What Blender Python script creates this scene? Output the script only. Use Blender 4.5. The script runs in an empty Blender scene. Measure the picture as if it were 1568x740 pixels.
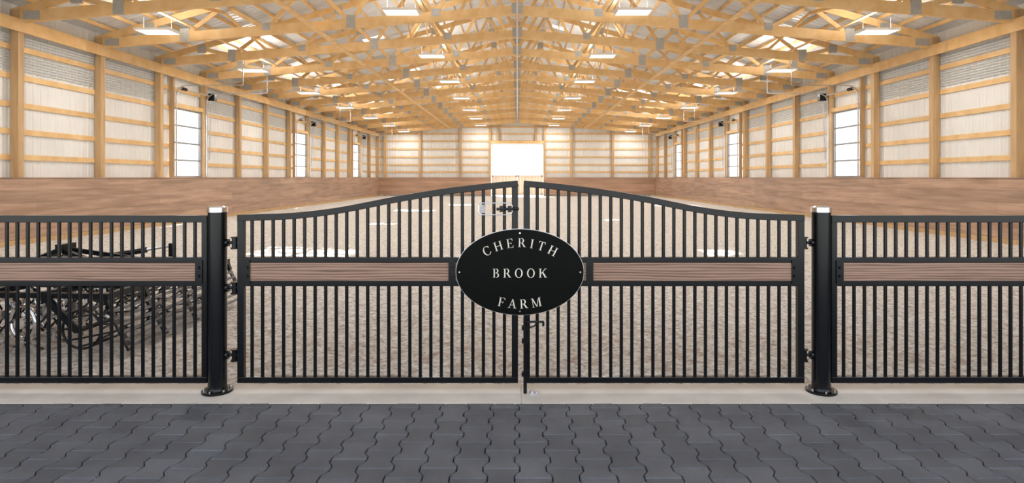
import bpy, math, random
from mathutils import Vector, Matrix, noise
random.seed(4)
scene = bpy.context.scene
scene.view_settings.view_transform = 'Standard'
scene.view_settings.exposure = 0.6

# ------------------------------------------------------------ materials
def mat(name, c1, c2=None, scale=(4,4,4), rough=0.6, metal=0.0, bump=0.0, detail=6, island=0.0,
        lo=0.35, hi=0.65, bumpscale=None, coat=0.0, spec=0.5):
    m = bpy.data.materials.new(name); m.use_nodes = True
    nt = m.node_tree; N = nt.nodes; L = nt.links
    b = N['Principled BSDF']
    b.inputs['Roughness'].default_value = rough
    b.inputs['Metallic'].default_value = metal
    b.inputs['Coat Weight'].default_value = coat
    b.inputs['Specular IOR Level'].default_value = spec
    b.inputs['Base Color'].default_value = (*c1, 1)
    if c2 is None: c2 = tuple(x*0.85 for x in c1)
    tc = N.new('ShaderNodeTexCoord'); mp = N.new('ShaderNodeMapping')
    mp.inputs['Scale'].default_value = scale
    L.new(tc.outputs['Object'], mp.inputs['Vector'])
    nz = N.new('ShaderNodeTexNoise'); nz.inputs['Scale'].default_value = 1.0
    nz.inputs['Detail'].default_value = detail
    L.new(mp.outputs['Vector'], nz.inputs['Vector'])
    r = N.new('ShaderNodeValToRGB')
    r.color_ramp.elements[0].position = lo; r.color_ramp.elements[0].color = (*c2, 1)
    r.color_ramp.elements[1].position = hi; r.color_ramp.elements[1].color = (*c1, 1)
    L.new(nz.outputs['Fac'], r.inputs['Fac'])
    out = r.outputs['Color']
    if island > 0:
        g = N.new('ShaderNodeNewGeometry')
        mr = N.new('ShaderNodeMapRange'); mr.inputs['To Min'].default_value = 1-island; mr.inputs['To Max'].default_value = 1+island
        L.new(g.outputs['Random Per Island'], mr.inputs['Value'])
        hs = N.new('ShaderNodeHueSaturation')
        L.new(mr.outputs['Result'], hs.inputs['Value']); L.new(out, hs.inputs['Color'])
        out = hs.outputs['Color']
    L.new(out, b.inputs['Base Color'])
    if bump > 0:
        bp = N.new('ShaderNodeBump'); bp.inputs['Strength'].default_value = bump
        bp.inputs['Distance'].default_value = 0.02
        src = nz
        if bumpscale:
            src = N.new('ShaderNodeTexNoise'); src.inputs['Scale'].default_value = bumpscale; src.inputs['Detail'].default_value = 8
            L.new(tc.outputs['Object'], src.inputs['Vector'])
        L.new(src.outputs['Fac'], bp.inputs['Height']); L.new(bp.outputs['Normal'], b.inputs['Normal'])
    return m

def emit(name, c, s):
    m = bpy.data.materials.new(name); m.use_nodes = True
    b = m.node_tree.nodes['Principled BSDF']
    b.inputs['Base Color'].default_value = (*c, 1)
    b.inputs['Emission Color'].default_value = (*c, 1); b.inputs['Emission Strength'].default_value = s
    return m

M_lumber = mat('yellow_lumber', (0.83,0.58,0.29), (0.74,0.47,0.20), (3,3,3), 0.55, island=0.10)
M_lumber2 = mat('post_lumber', (0.66,0.45,0.24), (0.52,0.34,0.17), (8,8,1), 0.6, island=0.10)
M_kick = mat('kickboard_wood', (0.50,0.335,0.24), (0.33,0.21,0.145), (7,0.7,10), 0.45, island=0.12)
M_kickx = mat('kickboard_wood_end', (0.52,0.33,0.225), (0.38,0.23,0.15), (0.7,7,10), 0.5, island=0.12)
M_metalw = mat('white_wall_steel', (0.83,0.83,0.81), (0.77,0.77,0.75), (1,1,1), 0.4)
M_louver = mat('louver_gray', (0.50,0.51,0.50), (0.46,0.47,0.46), (2,2,2), 0.5)
M_roof = mat('galvalume_roof', (0.70,0.71,0.72), (0.60,0.61,0.62), (2,2,2), 0.45, metal=0.2)
M_plate = mat('gusset_steel', (0.50,0.50,0.48), (0.42,0.42,0.40), (9,9,9), 0.4, metal=0.2)
M_white = mat('white_paint', (0.85,0.85,0.83), None, (3,3,3), 0.4)
M_pale = mat('pale_door_wood', (0.86,0.74,0.60), (0.80,0.66,0.50), (6,6,1), 0.5, island=0.05)
M_trim = mat('gray_trim', (0.30,0.31,0.32), None, (3,3,3), 0.5)
M_galv = mat('galvanised', (0.65,0.66,0.68), (0.5,0.5,0.52), (20,20,20), 0.3, metal=0.8)
M_worn = mat('worn_steel', (0.34,0.34,0.35), (0.14,0.14,0.15), (9,9,9), 0.35, metal=0.7)
M_black = mat('black_powdercoat', (0.004,0.005,0.006), (0.003,0.003,0.004), (5,5,5), 0.22, spec=0.32)
M_signblk = mat('sign_black', (0.003,0.004,0.003), (0.002,0.002,0.002), (5,5,5), 0.35, spec=0.08)
M_chrome = mat('polished_steel', (0.80,0.80,0.81), (0.70,0.70,0.72), (6,6,6), 0.15, metal=1.0)
M_letter = mat('engraved_cream', (0.74,0.69,0.58), None, (6,6,6), 0.5)
M_conc = mat('concrete', (0.68,0.62,0.54), (0.58,0.52,0.45), (3,3,3), 0.8, bump=0.15, bumpscale=60, detail=10)
M_paver = mat('paver_charcoal', (0.130,0.136,0.148), (0.094,0.099,0.109), (3,3,3), 0.62, bump=0.35, island=0.14, bumpscale=180, detail=10, spec=0.35)
M_joint = mat('paver_joint_sand', (0.022,0.022,0.024), (0.012,0.012,0.012), (30,30,30), 0.95)
M_ground = mat('gravel_ground', (0.42,0.42,0.39), (0.34,0.34,0.31), (1,1,1), 0.9)
M_led = emit('led_lens', (1,0.98,0.93), 1.0)
M_rubber = mat('rubber', (0.02,0.02,0.02), None, (9,9,9), 0.7)

# stained plank: warped growth-ring grain
M_gatewood = bpy.data.materials.new('stained_plank'); M_gatewood.use_nodes = True
nt = M_gatewood.node_tree; N = nt.nodes; L = nt.links; b = N['Principled BSDF']; b.inputs['Roughness'].default_value = 0.38
tc = N.new('ShaderNodeTexCoord'); mp = N.new('ShaderNodeMapping'); mp.inputs['Scale'].default_value = (0.9,6,14)
L.new(tc.outputs['Object'], mp.inputs['Vector'])
wv = N.new('ShaderNodeTexWave'); wv.wave_type='BANDS'; wv.bands_direction='Z'; wv.inputs['Scale'].default_value = 1.1
wv.inputs['Distortion'].default_value = 7; wv.inputs['Detail'].default_value = 4; wv.inputs['Detail Scale'].default_value = 0.9
L.new(mp.outputs['Vector'], wv.inputs['Vector'])
nf = N.new('ShaderNodeTexNoise'); nf.inputs['Scale'].default_value = 3; nf.inputs['Detail'].default_value = 8; L.new(mp.outputs['Vector'], nf.inputs['Vector'])
mxa = N.new('ShaderNodeMath'); mxa.operation='MULTIPLY_ADD'; mxa.inputs[1].default_value=0.45; L.new(wv.outputs['Fac'], mxa.inputs[0]); 
mxb = N.new('ShaderNodeMath'); mxb.operation='MULTIPLY'; mxb.inputs[1].default_value=0.75; L.new(nf.outputs['Fac'], mxb.inputs[0]); L.new(mxb.outputs[0], mxa.inputs[2])
rr_ = N.new('ShaderNodeValToRGB'); rr_.color_ramp.elements[0].position=0.28; rr_.color_ramp.elements[0].color=(0.115,0.058,0.036,1)
rr_.color_ramp.elements[1].position=0.80; rr_.color_ramp.elements[1].color=(0.33,0.20,0.135,1)
L.new(mxa.outputs[0], rr_.inputs['Fac']); L.new(rr_.outputs['Color'], b.inputs['Base Color'])

# footing material
M_foot = bpy.data.materials.new('arena_footing'); M_foot.use_nodes = True
nt = M_foot.node_tree; N = nt.nodes; L = nt.links; b = N['Principled BSDF']; b.inputs['Roughness'].default_value = 0.9
b.inputs['Specular IOR Level'].default_value = 0.3
tc = N.new('ShaderNodeTexCoord')
def nz(scale, det=6, rough=0.6):
    n = N.new('ShaderNodeTexNoise'); n.inputs['Scale'].default_value = scale; n.inputs['Detail'].default_value = det
    n.inputs['Roughness'].default_value = rough; L.new(tc.outputs['Object'], n.inputs['Vector']); return n
n1 = nz(20, 8, 0.75); n3 = nz(7, 5)
r1 = N.new('ShaderNodeValToRGB'); e = r1.color_ramp.elements
e[0].position = 0.36; e[0].color = (0.27,0.23,0.195,1); e[1].position = 0.62; e[1].color = (0.90,0.87,0.82,1)
k = r1.color_ramp.elements.new(0.48); k.color = (0.66,0.61,0.55,1)
L.new(n1.outputs['Fac'], r1.inputs['Fac'])
r2 = N.new('ShaderNodeValToRGB'); r2.color_ramp.elements[0].position = 0.50; r2.color_ramp.elements[1].position = 0.70
L.new(n3.outputs['Fac'], r2.inputs['Fac'])
sx = N.new('ShaderNodeSeparateXYZ'); L.new(tc.outputs['Object'], sx.inputs[0])
mr = N.new('ShaderNodeMapRange'); mr.inputs['From Min'].default_value = 5; mr.inputs['From Max'].default_value = 10
mr.inputs['To Min'].default_value = 0.80; mr.inputs['To Max'].default_value = 0.0
L.new(sx.outputs['Y'], mr.inputs['Value'])
mu = N.new('ShaderNodeMath'); mu.operation = 'MULTIPLY'; L.new(mr.outputs['Result'], mu.inputs[0]); L.new(r2.outputs['Color'], mu.inputs[1])
mx = N.new('ShaderNodeMixRGB'); L.new(mu.outputs[0], mx.inputs['Fac']); L.new(r1.outputs['Color'], mx.inputs['Color1'])
mx.inputs['Color2'].default_value = (0.38,0.24,0.17,1)
L.new(mx.outputs['Color'], b.inputs['Base Color'])
bp = N.new('ShaderNodeBump'); bp.inputs['Strength'].default_value = 0.75; bp.inputs['Distance'].default_value = 0.03
L.new(n1.outputs['Fac'], bp.inputs['Height']); L.new(bp.outputs['Normal'], b.inputs['Normal'])

# ------------------------------------------------------------ mesh builder
class MB:
    def __init__(s): s.v=[]; s.f=[]; s.m=[]; s.sm=[]
    def add(s, vs, fs, mi=0, smooth=False):
        o=len(s.v); s.v += [tuple(v) for v in vs]
        for f in fs: s.f.append([i+o for i in f]); s.m.append(mi); s.sm.append(smooth)
    def box(s, a, b, mi=0):
        x0,x1=sorted((a[0],b[0])); y0,y1=sorted((a[1],b[1])); z0,z1=sorted((a[2],b[2]))
        s.add([(x0,y0,z0),(x1,y0,z0),(x1,y1,z0),(x0,y1,z0),(x0,y0,z1),(x1,y0,z1),(x1,y1,z1),(x0,y1,z1)],
              [(0,3,2,1),(4,5,6,7),(0,1,5,4),(1,2,6,5),(2,3,7,6),(3,0,4,7)], mi)
    def beam(s, p, q, w, h, mi=0, up=(0,0,1)):
        p=Vector(p); q=Vector(q); d=(q-p).normalized(); u=Vector(up)
        if abs(d.dot(u))>0.99: u=Vector((0,1,0))
        side=d.cross(u).normalized(); u2=side.cross(d)
        vs=[]
        for c in (p,q):
            for a_,b_ in ((-1,-1),(1,-1),(1,1),(-1,1)):
                vs.append(c+side*a_*w/2+u2*b_*h/2)
        s.add(vs,[(0,1,2,3),(7,6,5,4),(0,4,5,1),(1,5,6,2),(2,6,7,3),(3,7,4,0)],mi)
    def cyl(s, p, q, r, n=12, mi=0, r2=None):
        p=Vector(p); q=Vector(q); d=(q-p).normalized(); r2=r if r2 is None else r2
        u=Vector((0,0,1)) if abs(d.z)<0.9 else Vector((1,0,0))
        a=d.cross(u).normalized(); c=d.cross(a)
        ring=[a*math.cos(2*math.pi*i/n)+c*math.sin(2*math.pi*i/n) for i in range(n)]
        s.add([p+x*r for x in ring]+[q+x*r2 for x in ring],[(i,(i+1)%n,n+(i+1)%n,n+i) for i in range(n)],mi,True)
        s.add([p+x*r for x in ring],[tuple(range(n))[::-1]],mi); s.add([q+x*r2 for x in ring],[tuple(range(n))],mi)
    def tube(s, pts, r, n=10, mi=0):
        for i in range(len(pts)-1): s.cyl(pts[i],pts[i+1],r,n,mi)
    def torus(s, c, axis, R, r, n=24, k=8, mi=0):
        c=Vector(c); ax=Vector(axis).normalized()
        u=Vector((0,0,1)) if abs(ax.z)<0.9 else Vector((1,0,0))
        a=ax.cross(u).normalized(); b_=ax.cross(a); vs=[]
        for i in range(n):
            t=2*math.pi*i/n; rad=a*math.cos(t)+b_*math.sin(t)
            for j in range(k):
                p=2*math.pi*j/k; vs.append(c+rad*(R+r*math.cos(p))+ax*r*math.sin(p))
        s.add(vs,[(i*k+j,((i+1)%n)*k+j,((i+1)%n)*k+(j+1)%k,i*k+(j+1)%k) for i in range(n) for j in range(k)],mi,True)
    def obj(s, name, mats, parent=None, loc=None, bevel=0):
        me=bpy.data.meshes.new(name); me.from_pydata(s.v,[],s.f)
        for m in mats: me.materials.append(m)
        me.polygons.foreach_set('material_index', s.m); me.polygons.foreach_set('use_smooth', s.sm); me.update()
        o=bpy.data.objects.new(name,me); scene.collection.objects.link(o)
        if parent: o.parent=parent
        if loc: o.location=loc
        if bevel:
            bm=o.modifiers.new('bevel','BEVEL'); bm.width=bevel; bm.segments=2; bm.limit_method='ANGLE'
        return o
def empty(name, loc=(0,0,0)):
    o=bpy.data.objects.new(name,None); o.empty_display_size=0.2; o.location=loc; scene.collection.objects.link(o); return o

# ------------------------------------------------------------ layout constants
H=1.55; F=900.0; GY=4.253; S=F/GY
def gx(px): return (px-792)/S
def gz(py): return H+(272-py)/S
W=11.7; FAR=49.7; BAY=2.755
ys=[FAR-BAY*k for k in range(0,19)]
Y0=-0.6
WIN=[(20.2,22.05),(31.2,33.1),(42.2,44.1)]
WT=3.98
RZ0=8.75; SLP=0.283
def roofz(x): return RZ0-SLP*abs(x)

# ------------------------------------------------------------ ground and floors
mb=MB(); mb.box((-90,-60,-0.35),(90,130,-0.25)); mb.obj('ground',[M_ground])
rows=[4.40]
while rows[-1]<FAR: rows.append(rows[-1]*1.0125)
rows[-1]=FAR+0.05
nx=400; xs=[-11.66+23.32*i/nx for i in range(nx+1)]
vs=[]
for y in rows:
    for x in xs:
        d=0.5*noise.noise(Vector((x*5,y*5,0)))+0.5*noise.noise(Vector((x*12,y*12,3)))+0.6*noise.noise(Vector((x*1.3,y*1.3,7)))
        vs.append((x,y,-0.03+0.036*d if y>4.42 else -0.03))
fs=[(j*(nx+1)+i,j*(nx+1)+i+1,(j+1)*(nx+1)+i+1,(j+1)*(nx+1)+i) for j in range(len(rows)-1) for i in range(nx)]
mb=MB(); mb.add(vs,fs,0,True); mb.obj('arena_floor',[M_foot])
# concrete strip
JX=gx(798.5)
mb=MB(); mb.box((-11.6,4.03,-0.25),(JX-0.003,4.41,0)); mb.box((JX+0.003,4.03,-0.25),(11.6,4.41,0)); mb.box((JX-0.02,4.05,-0.25),(JX+0.02,4.40,-0.006),0)
mb.obj('floor_concrete_curb',[M_conc],bevel=0.004)
mb=MB(); mb.box((-11.6,Y0,-0.25),(11.6,4.03,-0.018)); mb.obj('floor_bedding',[M_joint])
# pavers: interlocking I-shape
PW,PL,A=0.168,0.205,0.014
def trap(t):
    t=t%1.0
    if t<0.10: return t/0.10
    if t<0.40: return 1
    if t<0.60: return 1-(t-0.40)/0.10
    if t<0.90: return -1
    return -1+(t-0.90)/0.10
mb=MB(); brk=[0,0.10,0.40,0.60,0.90,1.0]; g=0.0027
def bound(c,v): return c*PW+(-1)**c*A*trap(v/PL)
vend=4.026
for c in range(-44,44):
    off=PL/2*(c%2); n=-6
    while True:
        st=n*PL+off-PL*0.25
        n+=1
        if st>vend-0.02: break
        en=min(st+PL,vend)
        a0=st+g; a1=en-g
        cuts=[a0]+[x for x in sorted({(math.floor(st/PL)+k+t)*PL for k in range(3) for t in brk}) if a0+0.002<x<a1-0.002]+[a1]
        Lp=[(bound(c,v)+g,v) for v in cuts]; Rp=[(bound(c+1,v)-g,v) for v in cuts]
        ring=Rp+Lp[::-1]
        cx=sum(p[0] for p in ring)/len(ring); cy=(a0+a1)/2; k_=len(ring)
        dz=random.uniform(-0.0012,0.0012)
        ins=[(cx+(p[0]-cx)*0.955,cy+(p[1]-cy)*0.962) for p in ring]
        base=[(p[0],p[1],-0.03) for p in ring]; mid=[(p[0],p[1],-0.006+dz) for p in ring]; top=[(p[0],p[1],dz) for p in ins]
        fcs=[tuple(range(2*k_,3*k_))]
        for i in range(k_):
            j=(i+1)%k_
            fcs.append((i,j,k_+j,k_+i)); fcs.append((k_+i,k_+j,2*k_+j,2*k_+i))
        mb.add(base+mid+top,fcs)
mb.obj('floor_pavers',[M_paver])

# ------------------------------------------------------------ ribbed sheet
def sheet(mb,o,u,v,nrm,u0,u1,v0,v1,pitch=0.23,rib=0.018,mi=0):
    """ribs run along v, repeat along u"""
    o=Vector(o);u=Vector(u);v=Vector(v);nrm=Vector(nrm)
    prof=[]
    a=math.floor(u0/pitch)*pitch
    while a<u1:
        for t,hh in ((0.0,0),(0.03,rib),(0.06,rib),(0.09,0),(0.145,0),(0.155,rib*0.3),(0.165,0)):
            x=a+t
            if u0<x<u1: prof.append((x,hh))
        a+=pitch
    prof=[(u0,0)]+prof+[(u1,0)]
    vs=[]
    for x,hh in prof:
        vs.append(o+u*x+v*v0+nrm*hh); vs.append(o+u*x+v*v1+nrm*hh)
    mb.add(vs,[(2*i,2*i+2,2*i+3,2*i+1) for i in range(len(prof)-1)],mi)

XM=W+0.26
for side,nm in ((-1,'left'),(1,'right')):
    mb=MB()
    args=((side*XM,0,0),(0,1,0),(0,0,1),(-side,0,0))
    sheet(mb,*args,Y0,FAR+.2,-0.1,H)
    sheet(mb,*args,Y0,FAR+.2,WT,roofz(XM)+0.30)
    cur=Y0
    for a,b_ in WIN+[(FAR+.2,None)]:
        sheet(mb,*args,cur,a,H,WT)
        if b_: cur=b_
    for z in (0.6,1.2,H+.48,H+1.09,H+1.73,H+2.40,H+3.08):
        segs=[]; cur=Y0
        if z<WT and z>H:
            for a,b_ in WIN: segs.append((cur,a-0.02)); cur=b_+0.02
        segs.append((cur,FAR+.1))
        for a,b_ in segs:
            y=a
            while y<b_-0.01:
                e2=min(y+BAY*2,b_); mb.box((side*(XM-0.01),y,z-0.065),(side*(XM-0.055),e2-0.004,z+0.065),1); y=e2
    for y in ys:
        mb.box((side*(W+0.02),y-0.085,-0.1),(side*(XM-0.056),y+0.085,5.5),2)
    y=Y0
    while y<FAR:
        e2=min(y+BAY*2,FAR); mb.box((side*(W-0.03),y,4.98),(side*(W+0.018),e2-0.004,5.28),1); y=e2
    for a,b_ in WIN:
        mb.box((side*(W+.06),a-0.10,H),(side*(XM-.056),a-0.01,4.98),2); mb.box((side*(W+.06),b_+0.01,H),(side*(XM-.056),b_+0.10,4.98),2)
        mb.box((side*(W+.06),a,WT+0.01),(side*(XM-.056),b_,WT+0.15),1)
    for i in range(len(ys)-1):
        y1=ys[i]-0.09; y0=ys[i+1]+0.09
        if any(a-1<(y0+y1)/2<b_+1 for a,b_ in WIN): continue
        for q in range(13):
            z=4.10+q*0.07
            if abs(z-(H+3.08))<0.07: continue
            mb.box((side*(XM-0.02),y0,z),(side*(XM-0.034),y1,z+0.03),3)
    mb.obj('wall_'+nm,[M_metalw,M_lumber,M_lumber2,M_louver])
    mb=MB()
    for r_ in range(5):
        y=4.5-(r_%2)*1.3; y0=y
        while y<FAR-0.02:
            e2=min(y+4.88,FAR-0.02)
            mb.box((side*(W-0.06),max(y,4.45),0.10+r_*0.286),(side*(W+0.015),e2-0.004,0.10+(r_+1)*0.286-0.003),0); y=e2
    mb.box((side*(W-0.08),4.45,H-0.018),(side*(W+0.25),FAR-0.02,H),0)
    mb.box((side*(W-0.10),4.45,-0.1),(side*(W+0.015),FAR-0.02,0.095),1)
    mb.obj('baseboard_'+nm,[M_kick,M_lumber2])
    for wi,(a,b_) in enumerate(WIN):
        num=wi+1+(3 if side>0 else 0)
        mb=MB()
        X=side*(W+0.17)
        for y in (a+0.035,b_-0.035): mb.box((X-0.02,y-0.03,H),(X+0.02,y+0.03,WT),0)
        hz=(WT-H)/4
        for q in range(5):
            z=H+q*hz; z=min(max(z,H+0.03),WT-0.03)
            mb.box((X-0.021,a+.01,z-0.03),(X+0.021,b_-.01,z+0.03),0)
        for y in (a-0.06,b_+0.06):
            Xt=side*(W-0.02)
            pts=[(Xt,y,H+0.02),(Xt,y,4.35)]+[(side*(W-0.02-0.35*(1-math.cos(t))),y,4.35+0.35*math.sin(t)) for t in [math.pi/2*i/6 for i in range(1,7)]]+[(side*(W-2.3),y,4.72)]
            for i in range(len(pts)-1): mb.beam(pts[i],pts[i+1],0.03,0.05,1,up=(0,1,0))
            mb.beam((side*(W-2.3),y,4.72),(side*(W-2.3),y,5.45),0.03,0.03,1)
        mb.cyl((side*(W-0.12),a-0.1,4.62),(side*(W-0.12),b_+0.1,4.62),0.022,10,1)
        mb.cyl((side*(W-0.12),a+0.1,4.62),(side*(W-0.12),a+0.35,4.62),0.06,12,2)
        mb.box((side*(W-0.04),b_+0.12,4.45),(side*(W-0.28),b_+0.30,4.72),2)
        mb.cyl((side*(W-0.12),b_+0.2,4.36),(side*(W-0.04),b_+0.2,2.2),0.02,8,1)
        mb.obj('window_%d'%num,[M_trim,M_galv,M_black])

# ------------------------------------------------------------ far wall
mb=MB()
DX=2.2; DT=4.42
args=((0,FAR+0.28,0),(1,0,0),(0,0,1),(0,-1,0))
sheet(mb,*args,-XM,-DX,-0.1,5.6); sheet(mb,*args,DX,XM,-0.1,5.6); sheet(mb,*args,-DX,DX,DT,5.6)
n=40
for i in range(n):
    x0=-XM+2*XM*i/n; x1=-XM+2*XM*(i+1)/n
    mb.add([(x0,FAR+0.28,5.6),(x1,FAR+0.28,5.6),(x1,FAR+0.28,max(5.6,roofz(x1)+.3)),(x0,FAR+0.28,max(5.6,roofz(x0)+.3))],[(0,1,2,3)],0)
for z in (H+.48,H+1.09,H+1.73,H+2.40,H+3.08,H+3.7,H+4.3):
    if z<DT:
        mb.box((-XM,FAR+.26,z-.065),(-DX-.02,FAR+.22,z+.065),1); mb.box((DX+.02,FAR+.26,z-.065),(XM,FAR+.22,z+.065),1)
    else: mb.box((-XM,FAR+.26,z-.065),(XM,FAR+.22,z+.065),1)
for x in (-11.2,-8.25,-4.8,-2.32,2.32,4.6,8.1,11.2):
    mb.box((x-.09,FAR+.02,-0.1),(x+.09,FAR+.215,roofz(x)-.15),2)
for x in (-1.6,1.6): mb.box((x-.08,FAR+.04,DT+.2),(x+.08,FAR+.215,roofz(x)-.15),2)
mb.box((-DX-.2,FAR+.03,DT+.01),(DX+.2,FAR+.215,DT+.22),1)
mb.obj('wall_far',[M_metalw,M_lumber,M_lumber2])
mb=MB()
for r_ in range(5):
    mb.box((-W+.07,FAR-.06,.10+r_*.286),(-DX-.05,FAR+.015,.10+(r_+1)*.286-.003)); mb.box((DX+.05,FAR-.06,.10+r_*.286),(W-.07,FAR+.015,.10+(r_+1)*.286-.003))
mb.box((-W+.07,FAR-.08,H-.018),(-DX-.05,FAR+.2,H)); mb.box((DX+.05,FAR-.08,H-.018),(W-.07,FAR+.2,H))
mb.obj('baseboard_far',[M_kickx])
mb=MB()
DL=1.72
for x0,x1 in ((-DX+.03,-0.02),(0.02,DX-.03)):
    nb=8
    for i in range(nb):
        a=x0+(x1-x0)*i/nb; c=x0+(x1-x0)*(i+1)/nb
        mb.box((a+.004,FAR+.10,0.06),(c-.004,FAR+.13,DL),0)
    for z in (0.12,0.9,DL-.05): mb.box((x0,FAR+.07,z-.07),(x1,FAR+.10,z+.07),0)
    mb.beam((x0+.05,FAR+.085,.15),(x1-.05,FAR+.085,.87),.03,.12,0,up=(0,1,0))
    for x in (x0+.06,x1-.06): mb.box((x-.05,FAR+.07,0.05),(x+.05,FAR+.10,DL+.02),0)
mb.obj('door_1',[M_pale])
mb=MB()
for x in (-DX+.05,0.0,0.75,DX-.05): mb.box((x-.03,FAR+.17,DL+.05),(x+.03,FAR+.21,DT),0)
for z in (DL+.08,DT-.05): mb.box((-DX+.01,FAR+.165,z-.035),(DX-.01,FAR+.215,z+.035),0)
mb.obj('window_7',[M_white])

# ------------------------------------------------------------ roof
TX=W+0.35; sl=math.sqrt(TX**2+(SLP*TX)**2)
holes=[]  # roof openings added so the sun throws bright patches on the footing
SD=Vector((0.16,-0.52,-0.84)).normalized()
def hole(px,py,wx,wy):
    x=px
    for _ in range(12):
        z=roofz(x)+0.3; t=z/-SD.z; x=px-SD.x*t
    y=py-SD.y*t; holes.append((1 if x>0 else -1,y-wy/2,y+wy/2,abs(x)-wx/2,abs(x)+wx/2))
hole(-4.5,12.5,2.1,1.4); hole(-4.55,20,0.9,0.6); hole(-4.9,28,1.8,1.3); hole(4.3,12.5,0.8,1.0); hole(3.6,22.0,0.7,0.5); hole(-3.2,34,1.4,1.4)
hole(8.9,33,2.4,2.6)
mb=MB()
for side in (-1,1):
    u=(0,1,0); v=Vector((side*TX,0,-SLP*TX)).normalized(); nrm=Vector((-side*SLP,0,-1)).normalized()
    o=(0,0,RZ0+0.30)
    hs=sorted([h_ for h_ in holes if h_[0]==side],key=lambda q:q[1]); cur=Y0
    ks=sl/TX
    for h_ in hs:
        a=max(h_[1],cur); b_=h_[2]
        if b_<=a: continue
        if a>cur: sheet(mb,o,u,v,nrm,cur,a,0.0,sl)
        sheet(mb,o,u,v,nrm,a,b_,0.0,h_[3]*ks); sheet(mb,o,u,v,nrm,a,b_,h_[4]*ks,sl); cur=b_
    sheet(mb,o,u,v,nrm,cur,FAR+0.4,0.0,sl)
mb.obj('ceiling',[M_roof])
mb=MB()
for side in (-1,1):
    d=0.12
    while d<sl:
        x=side*d*TX/sl; z=RZ0+0.22-SLP*abs(x)
        y=Y0
        while y<FAR+.25:
            e2=min(y+BAY*2,FAR+.25); mb.box((x-.022,y,z-.05),(x+.022,e2-.003,z+.05)); y=e2
        d+=0.62
mb.box((-.1,Y0,RZ0+.27),(.1,FAR+.25,RZ0+.31))
mb.obj('roof_purlins',[M_lumber])

def botz(x): return 6.29-0.95*abs(x)/W
mb=MB()
for side in (-1,1):
    mb.beam((0,0,RZ0+0.06),(side*(W+.3),0,roofz(W+.3)+.06),0.045,0.2,0)
    mb.beam((0,0,botz(0)),(side*(W+.1),0,botz(W)),0.075,0.275,0)
    bx=[0,2.3,4.7,7.1,9.4]; tx=[1.2,3.5,5.9,8.3,10.4]
    if side>0: mb.beam((0.0,0.0,botz(0)),(0.0,0,RZ0-.05),0.045,0.12)
    for i in range(5):
        mb.beam((side*bx[i],0,botz(bx[i])+.05),(side*tx[i],0,roofz(tx[i])),0.04,0.115)
        if i<4: mb.beam((side*tx[i],0.0,roofz(tx[i])),(side*bx[i+1],0,botz(bx[i+1])+.05),0.041,0.115)
    for x in (4.7,9.4):
        mb.box((side*x-.13,-.042,botz(x)-.13),(side*x+.13,.042,botz(x)+.24),1)
    for x in (2.3,7.1):
        mb.box((side*x-.12,-.042,botz(x)+.0),(side*x+.12,.042,botz(x)+.22),1)
    for x in tx: mb.box((side*x-.14,-.028,roofz(x)-.14),(side*x+.14,.028,roofz(x)+.12),1)
    mb.box((side*(W-.45),-.042,botz(W)-.06),(side*(W-.05),.042,botz(W)+.14),1)
mb.box((-.16,-.043,botz(0)-.10),(.16,.043,botz(0)+.2),1)
mb.box((-.22,-.03,RZ0-.3),(.22,.03,RZ0+.1),1)
t0=mb.obj('roof_truss',[M_lumber,M_plate],loc=(0,ys[0]-0.0,0))
for i,y in enumerate(ys[1:]):
    o=bpy.data.objects.new('roof_truss.%03d'%(i+1),t0.data); o.location=(0,y,0); scene.collection.objects.link(o)

# longitudinal bracing
mb=MB()
for x in (-5.6,5.6):
    y=Y0
    while y<FAR:
        e2=min(y+BAY*2,FAR); mb.box((x-.07,y,botz(5.6)-.19),(x+.07,e2-.004,botz(5.6)-.147)); y=e2
for x in (-9.0,9.0,-2.6,2.6):
    mb.box((x-.045,Y0,botz(abs(x))+.145),(x+.045,FAR,botz(abs(x))+.18))
for i in range(0,len(ys)-1):
    y1,y0=ys[i],ys[i+1]
    for x in (-8.3,-3.5,3.5,8.3):
        if i%2==0: mb.beam((x,y0,botz(abs(x))+.17),(x,y1,roofz(x)-.18),.035,.09)
        else: mb.beam((x,y1,botz(abs(x))+.17),(x,y0,roofz(x)-.18),.035,.09)
mb.obj('roof_bracing',[M_lumber])
mb=MB()
mb.cyl((0,Y0,botz(0)-.17),(0,FAR,botz(0)-.17),.028,10)
for y in ys: mb.box((-.04,y-.03,botz(0)-.2),(.04,y+.03,botz(0)-.12))
mb.obj('conduit',[M_galv])  # conduit run under the bottom chords at mid-span

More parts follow.
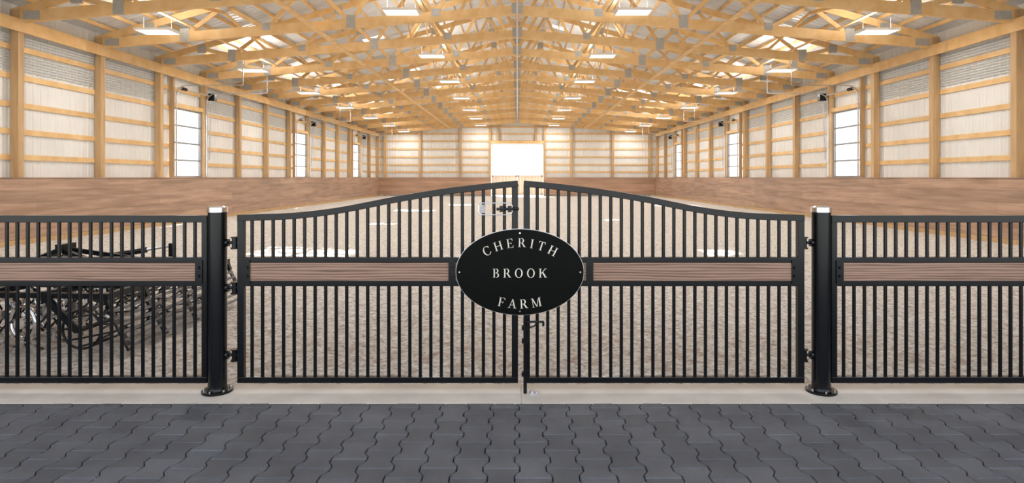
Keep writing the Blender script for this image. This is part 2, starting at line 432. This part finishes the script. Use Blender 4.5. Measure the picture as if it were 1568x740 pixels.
# LED high bays
mb=MB()
mb.box((-.46,-.26,-.03),(.46,.26,.03),0)
for i in range(4):
    y=-.195+i*.13; mb.box((-.42,y-.045,-.036),(.42,y+.045,-.0301),1)
mb.box((-.3,-.05,.03),(.3,.05,.07),2)
for x in (-.36,.36): mb.cyl((x,0,.03),(x,0,.36),.004,6,2)
led0=None; i=0
for ki,yy in enumerate([15.2+5.51*k for k in range(-1,7)]):
    for xi_,x in enumerate((-9.3,-3.0,3.0,9.3)):
        z=botz(abs(x))-.20
        if led0 is None: o=mb.obj('high_bay_light',[M_white,M_led,M_trim],loc=(x,yy,z)); led0=o
        else:
            o=bpy.data.objects.new('high_bay_light.%03d'%i,led0.data); o.location=(x,yy,z); scene.collection.objects.link(o)
        i+=1
        la=bpy.data.lights.new('led_lamp','AREA'); la.shape='RECTANGLE'; la.size=.66; la.size_y=.30; la.energy=48; la.color=(1,.98,.95)
        lo=bpy.data.objects.new('led_lamp',la); lo.location=(0,0,-.04); lo.parent=o; scene.collection.objects.link(lo)
        la=bpy.data.lights.new('ceiling_fill','AREA'); la.shape='RECTANGLE'; la.size=.8; la.size_y=.4; la.energy=33; la.color=(1,.97,.93)  # upward fill light, added to brighten the ceiling; not part of the fixture
        lo=bpy.data.objects.new('ceiling_fill',la); lo.location=(0,0,.08); lo.rotation_euler=(math.pi,0,0); lo.parent=o; scene.collection.objects.link(lo)

# ------------------------------------------------------------ gate and fence
curve=[(365,334),(400,333),(440,331.5),(480,328),(520,322.5),(560,315),(600,307),(640,300),(680,294),(720,289),(760,284.5),(793,281.5)]
def cz(px):
    if px>=793: return curve[-1][1]
    if px<=365: return curve[0][1]
    for i in range(len(curve)-1):
        if curve[i][0]<=px<=curve[i+1][0]:
            p1,p2=curve[i],curve[i+1]; p0=curve[max(i-1,0)]; p3=curve[min(i+2,len(curve)-1)]
            t=(px-p1[0])/(p2[0]-p1[0]); m1=(p2[1]-p0[1])/(p2[0]-p0[0])*(p2[0]-p1[0]); m2=(p3[1]-p1[1])/(p3[0]-p1[0])*(p2[0]-p1[0])
            return (2*t**3-3*t*t+1)*p1[1]+(t**3-2*t*t+t)*m1+(-2*t**3+3*t*t)*p2[1]+(t**3-t*t)*m2
zMT,zMB,zB=gz(398),gz(434),gz(581.5)
def bars(mb,x0,x1,n,ztop,y=GY):
    for i in range(1,n):
        x=x0+(x1-x0)*i/n
        mb.cyl((x,y,zMT),(x,y,ztop(x)),.0125,10)
        mb.cyl((x,y,zB),(x,y,zMB),.0125,10)
def plank(mb,x0,x1,y=GY):
    mb.box((x0,y-.02,gz(430.5)+.003),(x1,y+.02,gz(402)-.002),0)
def endplates(mb,x,sgn):
    mb.box((x,GY-.03,zMB),(x+sgn*.05,GY-.0205,zMT),0)
    for z in (zMB+.055,zMT-.055): mb.cyl((x+sgn*.028,GY-.043,z),(x+sgn*.028,GY-.03,z),.011,8,0)
for mir,nm in ((1,'left'),(-1,'right')):
    root=empty('driveway_gate' if mir==1 else 'driveway_gate.001',(0,GY,0))
    def fx(px): return gx(px) if mir==1 else -gx(px)+2*gx(797.5)
    def P(mb,name,mats,bevel=0):
        o=mb.obj(name,mats,bevel=bevel); o.parent=root; o.matrix_parent_inverse=Matrix.Translation((0,-GY,0)); return o
    mb=MB()
    st=.046
    xo=fx(370); xi=fx(788.5)
    mb.box((xo-st/2,GY-.022,zB-.02),(xo+st/2,GY+.022,gz(cz(370))))
    mb.box((xi-st/2,GY-.022,zB-.02),(xi+st/2,GY+.022,gz(cz(789))))
    xa,xb=sorted((xo,xi))
    mb.box((xa-.023,GY-.0225,zB-.021),(xb+.023,GY+.0225,zB+.021))
    mb.box((xa,GY-.021,zMT-.019),(xb,GY+.021,zMT+.019)); mb.box((xa,GY-.021,zMB-.019),(xb,GY+.021,zMB+.019))
    pr=[]; n=48
    for i in range(n+1):
        px=365+(793-365)*i/n; pr.append((fx(px),gz(cz(px))))
    vs=[]
    for x,z in pr:
        for dy,dz in ((-.024,-.023),(.024,-.023),(.024,.023),(-.024,.023)): vs.append((x,GY+dy,z+dz))
    fs=[]
    for i in range(n):
        for j in range(4): fs.append((i*4+j,(i+1)*4+j,(i+1)*4+(j+1)%4,i*4+(j+1)%4))
    fs+=[(0,1,2,3),(n*4+3,n*4+2,n*4+1,n*4)]
    mb.add(vs,fs)
    P(mb,'frame',[M_black],bevel=.003)
    mb=MB()
    def zt(x):
        px=792+x*S if mir==1 else 792+(-x+2*gx(797.5))*S
        return gz(cz(px))
    bars(mb,xo,xi,26,zt)
    P(mb,'bars',[M_black])
    mb=MB(); plank(mb,min(fx(375),fx(784)),max(fx(375),fx(784)))
    P(mb,'wood_plank',[M_gatewood],bevel=.003)
    mb=MB(); s1=1 if mir==1 else -1
    endplates(mb,fx(374.5),s1); endplates(mb,fx(698),-s1)
    post=gx(333) if mir==1 else gx(1257.5)
    for py in ((372,441,544) if mir==1 else (372,544)):
        z=gz(py); hx=post+s1*.125
        mb.cyl((post+s1*.064,GY,z),(xo-s1*.02,GY,z),.011,10,0)
        mb.cyl((hx,GY,z-.035),(hx,GY,z+.035),.02,14,0); mb.cyl((hx,GY,z-.045),(hx,GY,z-.035),.028,14,0); mb.cyl((hx,GY,z+.035),(hx,GY,z+.043),.028,14,0)
        mb.cyl((post+s1*.0645,GY,z),(post+s1*.082,GY,z),.03,6,0)
    P(mb,'hinges',[M_black])
    if mir==1:
        mb=MB()
        x0,x1,z0,z1=gx(733),gx(784),gz(329),gz(311); rr=.02; y=GY-.028
        pts=[]
        for cx,czz,a0 in ((x1-rr,z1-rr,0),(x0+rr,z1-rr,90),(x0+rr,z0+rr,180),(x1-rr,z0+rr,270)):
            for q in range(5):
                a=math.radians(a0+q*22.5); pts.append((cx+rr*math.cos(a),y,czz+rr*math.sin(a)))
        mb.tube(pts+[pts[0]],.004,8,0)
        mb.box((x0+.01,y+.003,z0+.012),(x0+.05,y+.008,z1-.012),2)
        mb.cyl(((x0+x1)/2+.03,y-.012,(z0+z1)/2),(x1+.05,y-.012,(z0+z1)/2),.010,12,1)
        mb.box((x1-.09,y-.02,z0+.02),(x1-.06,y+.002,z1-.02),1); mb.box((x1-.03,y-.02,z0+.02),(x1,y+.002,z1-.02),1)
        mb.cyl(((x0+x1)/2+.02,y-.03,(z0+z1)/2),((x0+x1)/2+.02,y,(z0+z1)/2),.012,12,1)
        P(mb,'latch',[M_chrome,M_black,M_worn])
    else:
        mb=MB()
        x=gx(804); y=GY-.045
        mb.cyl((x,y,.005),(x,y,gz(486)),.013,12,0)
        mb.cyl((x,y,gz(491)),(x+.135,y,gz(491)),.008,10,0); mb.cyl((x+.13,y,gz(491)),(x+.13,y,gz(491)-.03),.008,10,0)
        for py in (500,520,570): mb.box((x-.025,y-.018,gz(py)-.014),(x+.025,GY-.02,gz(py)+.014),0)
        mb.tube([(x+.03,y,gz(500)),(x+.07,y,gz(497)),(x+.09,y,gz(488))],.006,8,0)
        P(mb,'drop_rod',[M_black])
        mb=MB()
        mb.box((x+.03,y-.03,0),(x+.10,y+.03,.008),0); mb.cyl((x+.05,y,.008),(x+.05,y,.03),.014,10,0); mb.cyl((x+.085,y,.008),(x+.085,y,.018),.009,6,0)
        P(mb,'ground_stop',[M_galv])

def post(x,name):
    mb=MB()
    mb.cyl((x,GY,.02),(x,GY,1.30),.064,40,0)
    mb.cyl((x,GY,1.30),(x,GY,1.335),.069,40,1); mb.cyl((x,GY,1.335),(x,GY,1.343),.069,40,1,r2=.055)
    mb.cyl((x,GY,0),(x,GY,.018),.105,40,0); mb.cyl((x,GY,.018),(x,GY,.034),.072,40,0,r2=.066)
    for i in range(6):
        a=i*math.pi/3+.4; mb.cyl((x+.087*math.cos(a),GY+.087*math.sin(a),.018),(x+.087*math.cos(a),GY+.087*math.sin(a),.03),.009,6,1)
    mb.obj(name,[M_black,M_chrome])
post(gx(333),'gate_post'); post(gx(1257.5),'gate_post.001'); post(-6.05,'gate_post.002'); post(6.15,'gate_post.003')

def fence(x0,x1,name):
    root=empty(name,((x0+x1)/2,GY,0)); inv=Matrix.Translation((-(x0+x1)/2,-GY,0))
    def P(mb,nm,mats,bevel=0):
        o=mb.obj(nm,mats,bevel=bevel); o.parent=root; o.matrix_parent_inverse=inv
    mb=MB(); zt=gz(335.5); st=.04
    for x in (x0+st/2,x1-st/2): mb.box((x-st/2,GY-.021,zB-.02),(x+st/2,GY+.021,zt))
    mb.box((x0,GY-.0225,zB-.022),(x1,GY+.0225,zB+.022)); mb.box((x0,GY-.0225,zt-.025),(x1,GY+.0225,zt+.025))
    for z in (zMT,zMB): mb.box((x0+.01,GY-.0215,z-.019),(x1-.01,GY+.0215,z+.019))
    P(mb,'frame',[M_black],bevel=.003)
    mb=MB(); bars(mb,x0+.02,x1-.02,int(round((x1-x0)/.0765)),lambda x:zt); P(mb,'bars',[M_black])
    mb=MB(); plank(mb,x0+.03,x1-.03); P(mb,'wood_plank',[M_gatewood],bevel=.003)
    mb=MB(); endplates(mb,x0+.03,1); endplates(mb,x1-.03,-1); P(mb,'end_plates',[M_black])
fence(-5.98,gx(333)-.066,'fence_panel'); fence(gx(1257.5)+.066,6.08,'fence_panel.001')
fence(-9.9,-6.12,'fence_panel.002'); fence(6.22,9.9,'fence_panel.003')

# ------------------------------------------------------------ oval sign
root=empty('farm_sign',(gx(796),GY-.05,gz(415)))
cx,czs=gx(796),gz(415); RX,RZ=97/S,65.5/S; YS=GY-.052
def ell(mb,rx,rz,y0,y1,mi,n=96):
    f=[(cx+rx*math.cos(2*math.pi*i/n),y0,czs+rz*math.sin(2*math.pi*i/n)) for i in range(n)]
    b2=[(p[0],y1,p[2]) for p in f]
    mb.add(f+b2,[tuple(range(n)),tuple(range(n,2*n))[::-1]],mi); mb.add(f+b2,[(i,n+i,n+(i+1)%n,(i+1)%n) for i in range(n)],mi,True)
mb=MB(); ell(mb,RX*.992,RZ*.989,YS-.012,YS-.004,0); ell(mb,RX,RZ,YS-.004,YS+.012,1)
for a,b2 in ((0,RZ*.9),(0,-RZ*.9),(RX*.94,0),(-RX*.94,0)): mb.cyl((cx+a,YS-.016,czs+b2),(cx+a,YS-.012,czs+b2),.006,10,2)
for a in (-.12,.12): mb.box((cx+a-.02,YS+.012,czs-.03),(cx+a+.02,GY-.022,czs+.03),0)
inv=Matrix.Translation((-cx,-(GY-.05),-czs))
o=mb.obj('plate',[M_signblk,M_galv,M_chrome]); o.parent=root; o.matrix_parent_inverse=inv

T_=.135; SF=.04
def rect(x0,y0,x1,y1): return [(x0,y0),(x1,y0),(x1,y1),(x0,y1)]
def stem(x,t=T_,top=True,bot=True):
    r=[rect(x,0,x+t,1)]
    if top: r+=[rect(x-.08,1-SF,x+t+.08,1)]
    if bot: r+=[rect(x-.08,0,x+t+.08,SF)]
    return r
def ring(cx_,cy_,ro,rio,roy,riy,a0,a1,n=20):
    out=[]
    for i in range(n):
        a=math.radians(a0+(a1-a0)*i/n); b3=math.radians(a0+(a1-a0)*(i+1)/n)
        f=lambda t,rx,ry:(cx_+rx*math.cos(t),cy_+ry*math.sin(t))
        out.append([f(a,ro,roy),f(b3,ro,roy),f(b3,rio,riy),f(a,rio,riy)])
    return out
def diag(xa,ya,xb,yb,w): return [[(xa-w/2,ya),(xa+w/2,ya),(xb+w/2,yb),(xb-w/2,yb)]]
G={}
G['H']=(.92,stem(.1)+stem(.68)+[rect(.2,.48,.7,.525)])
G['I']=(.36,stem(.11))
Ear=[[(.58,.96),(.66,.96),(.68,.76),(.655,.76)],[(.47,.5),(.5,.63),(.52,.63),(.52,.5)],[(.47,.5),(.52,.5),(.52,.37),(.5,.37)]]
G['E']=(.76,stem(.1)+[rect(.2,1-SF,.66,1),rect(.2,.48,.5,.525),rect(.2,0,.67,SF)]+Ear+[[(.60,.04),(.68,.04),(.71,.25),(.685,.25)]])
G['F']=(.70,stem(.1)+[rect(.2,1-SF,.66,1),rect(.2,.48,.5,.525)]+Ear)
G['T']=(.78,stem(.32,top=False)+[rect(.04,1-SF,.74,1),[(.04,.96),(.12,.96),(.055,.76),(.03,.76)],[(.66,.96),(.74,.96),(.75,.76),(.725,.76)]])
G['R']=(.86,stem(.1)+[rect(.2,1-SF,.38,1),rect(.2,.47,.38,.51)]+ring(.38,.735,.27,.135,.265,.225,-90,90,14)+[[(.34,.5),(.5,.5),(.84,0),(.67,0)],rect(.62,0,.88,SF)])
G['B']=(.76,stem(.1)+[rect(.2,1-SF,.38,1),rect(.2,.495,.4,.535),rect(.2,0,.4,SF)]+ring(.37,.76,.25,.12,.24,.20,-90,90,14)+ring(.39,.265,.29,.15,.265,.225,-90,90,14))
G['C']=(.84,ring(.46,.5,.42,.28,.52,.475,42,318,32)+[[(.745,.72),(.79,.70),(.79,.98),(.765,.98)],[(.745,.2),(.79,.3),(.80,.18),(.76,.12)]])
G['O']=(.94,ring(.46,.5,.42,.28,.52,.475,0,360,40))
G['K']=(.90,stem(.1)+[[(.22,.42),(.28,.42),(.76,1),(.68,1)],[(.36,.55),(.47,.64),(.86,0),(.68,0)],rect(.60,1-SF,.86,1),rect(.60,0,.92,SF)])
G['A']=(.90,diag(.12,0,.46,1,.05)+diag(.76,0,.44,1,.14)+[rect(.24,.32,.66,.36),rect(.0,0,.26,SF),rect(.6,0,.92,SF)])
G['M']=(1.12,[rect(.14,0,.19,1),rect(.86,0,1.0,1),[(.1,1),(.26,1),(.60,.02),(.52,.02)],[(.52,.02),(.57,.02),(.92,1),(.86,1)],rect(.04,0,.29,SF),rect(.78,0,1.08,SF),rect(.04,1-SF,.2,1),rect(.92,1-SF,1.08,1)])
mb=MB()
def glyph(ch,ox,oz,ang,h):
    w,polys=G[ch]; ca,sa=math.cos(ang),math.sin(ang)
    for p in polys:
        f=[]
        for x,y in p:
            lx=(x-w/2)*h*1.02; ly=(y-.5)*h
            f.append((ox+lx*ca-ly*sa,oz+lx*sa+ly*ca))
        k_=len(f); yf=YS-.0145; yb=YS-.0115
        mb.add([(a,yf,b3) for a,b3 in f]+[(a,yb,b3) for a,b3 in f],[tuple(range(k_))]+[(i,k_+i,k_+(i+1)%k_,(i+1)%k_) for i in range(k_)])
ch=.064
def arc(word,R,zc,sgn,gap):
    tot=sum(G[c][0]*ch+gap for c in word)-gap; s_=-tot/2
    for c in word:
        w=G[c][0]*ch; m=s_+w/2; t=m/R
        if sgn>0: glyph(c,cx+R*math.sin(t),zc-R+R*math.cos(t),-t,ch)
        else: glyph(c,cx+R*math.sin(t),zc+R-R*math.cos(t),t,ch)
        s_+=w+gap
arc('CHERITH',.50,gz(370.5),1,.033)
arc('BROOK',1e4,gz(416.5),1,.026)
arc('FARM',.62,gz(463),-1,.026)
o=mb.obj('lettering',[M_letter]); o.parent=root; o.matrix_parent_inverse=inv

# ------------------------------------------------------------ arena drag harrow behind left fence
root=empty('arena_drag_harrow',(-4.2,6.2,0)); inv=Matrix.Translation((4.2,-6.2,0))
def P(mb,nm,mats,bevel=0):
    o=mb.obj(nm,mats,bevel=bevel); o.parent=root; o.matrix_parent_inverse=inv
ya,yb=5.15,7.35
mb=MB()
for x,z in ((-3.62,.50),(-4.15,.52),(-4.7,.52),(-5.2,.52)): mb.beam((x,ya,z),(x,yb,z),.06,.06)
for y in (ya+.05,5.7,6.25,6.8,yb-.05): mb.beam((-5.25,y,.52),(-3.6,y,.50),.05,.05)
mb.beam((-5.2,5.8,.55),(-4.8,6.2,.80),.06,.05); mb.beam((-5.2,6.7,.55),(-4.8,6.3,.80),.06,.05)
mb.beam((-4.8,6.15,.80),(-4.8,6.35,.80),.08,.10); mb.beam((-4.8,6.2,.78),(-3.7,5.8,.53),.045,.05); mb.beam((-4.8,6.3,.78),(-3.7,6.7,.53),.045,.05)
for y in (5.8,6.7): mb.beam((-5.3,y,.35),(-5.3,y,.72),.05,.10)
P(mb,'frame',[M_black],bevel=.004)
mb=MB()
for q in range(6):
    z=.06+q*.062; x=-3.42-.03*q
    mb.beam((x,ya,z),(x,yb,z),.03,.022,0)
for y in (ya+.02,5.7,6.25,6.8,yb-.02):
    mb.beam((-3.40,y,.03),(-3.60,y,.42),.012,.07,1,up=(0,1,0)); mb.beam((-3.58,y,.40),(-3.62,y,.5),.03,.05,1,up=(0,1,0))
P(mb,'levelling_rack',[M_worn,M_black])
mb=MB()
xc,zc=-3.86,.20
for y in (ya+.06,5.9,6.6,yb-.06): mb.torus((xc,y,zc),(0,1,0),.17,.012,24,6,0)
for i in range(10):
    a0=i*math.pi/5
    pts=[(xc+.17*math.cos(a0+.25*j),ya+.06+(yb-ya-.12)*j/8,zc+.17*math.sin(a0+.25*j)) for j in range(9)]
    mb.tube(pts,.009,6,0)
mb.cyl((xc,ya,zc),(xc,yb,zc),.02,10,0)
for y in (ya+.01,yb-.01): mb.beam((xc,y,zc),(-4.15,y,.5),.02,.06)
P(mb,'rolling_basket',[M_black])
mb=MB()
for row,x in enumerate((-4.3,-4.62,-4.95)):
    for i in range(9):
        y=ya+.12+i*.25+row*.07
        if y>yb: continue
        pts=[]
        for t in range(11):
            u_=t/10; pts.append((x+.11*math.sin(u_*math.pi*1.7),y,.52-.50*u_))
        for j in range(10): mb.beam(pts[j],pts[j+1],.028,.010,0,up=(1,0,0))
        mb.beam((x+.05,y,.0),(x-.13,y,.09),.045,.012,1)
        mb.torus((x+.03,y,.45),(0,1,0),.05,.010,16,6,1)
P(mb,'s_tines',[M_black,M_chrome])
mb=MB()
for y in (5.45,7.05):
    mb.cyl((-4.95,y,.60),(-4.45,y,.68),.035,14,1); mb.cyl((-4.45,y,.68),(-4.15,y,.73),.016,12,0)
    mb.cyl((-4.15,y,.52),(-4.15,y,.76),.03,12,1)
for y in (5.3,5.62,5.95):
    for x in (-4.45,-4.90):
        mb.torus((x,y,.24),(0.3,1,0),.15,.022,28,8,0); mb.cyl((x,y-.05,.24),(x,y+.05,.24),.05,16,0)
        for a in range(6):
            mb.cyl((x,y,.24),(x+.15*math.cos(a*math.pi/3),y,.24+.15*math.sin(a*math.pi/3)),.009,6,1)
mb.cyl((-5.0,5.22,.80),(-5.0,5.22,.42),.028,12,0); mb.cyl((-5.0,5.18,.82),(-4.86,5.18,.82),.01,8,0)
P(mb,'hydraulics',[M_chrome,M_black])
mb=MB()
for y in (ya+.18,yb-.18):
    mb.torus((-5.05,y,.20),(0,1,0),.14,.055,28,10,0); mb.cyl((-5.05,y-.03,.20),(-5.05,y+.03,.20),.10,20,1); mb.beam((-5.05,y+.08,.20),(-5.0,y+.08,.52),.03,.06,1)
    mb.cyl((-5.05,y-.04,.20),(-5.05,y+.09,.20),.02,10,1)
P(mb,'gauge_wheels',[M_rubber,M_galv])

# ------------------------------------------------------------ light
sun=bpy.data.lights.new('sun','SUN'); sun.energy=12; sun.angle=.009; sun.color=(1,.97,.93)
so=bpy.data.objects.new('sun',sun); so.rotation_euler=SD.to_track_quat('-Z','Y').to_euler(); so.location=(0,60,40); scene.collection.objects.link(so)
w=bpy.data.worlds.new('sky'); scene.world=w; w.use_nodes=True
bg=w.node_tree.nodes['Background']; N=w.node_tree.nodes
tcw=N.new('ShaderNodeTexCoord'); sp=N.new('ShaderNodeSeparateXYZ'); rp=N.new('ShaderNodeValToRGB')
w.node_tree.links.new(tcw.outputs['Generated'],sp.inputs[0]); w.node_tree.links.new(sp.outputs['Z'],rp.inputs['Fac'])
rp.color_ramp.elements[0].position=0.0; rp.color_ramp.elements[0].color=(1,1,1,1)
rp.color_ramp.elements[1].position=0.6; rp.color_ramp.elements[1].color=(.72,.82,1,1)
w.node_tree.links.new(rp.outputs['Color'],bg.inputs['Color']); bg.inputs['Strength'].default_value=1.65

# ------------------------------------------------------------ camera
cd=bpy.data.cameras.new('camera'); cd.sensor_width=36; cd.lens=36*(F*1800/1568)/1800
cd.shift_x=-(792*1800/1568-900)/1800; cd.shift_y=-(425-272*1800/1568)/1800
cd.clip_end=400
co=bpy.data.objects.new('camera',cd); co.location=(0,0,H); co.rotation_euler=(math.pi/2,0,0); scene.collection.objects.link(co)
scene.camera=co
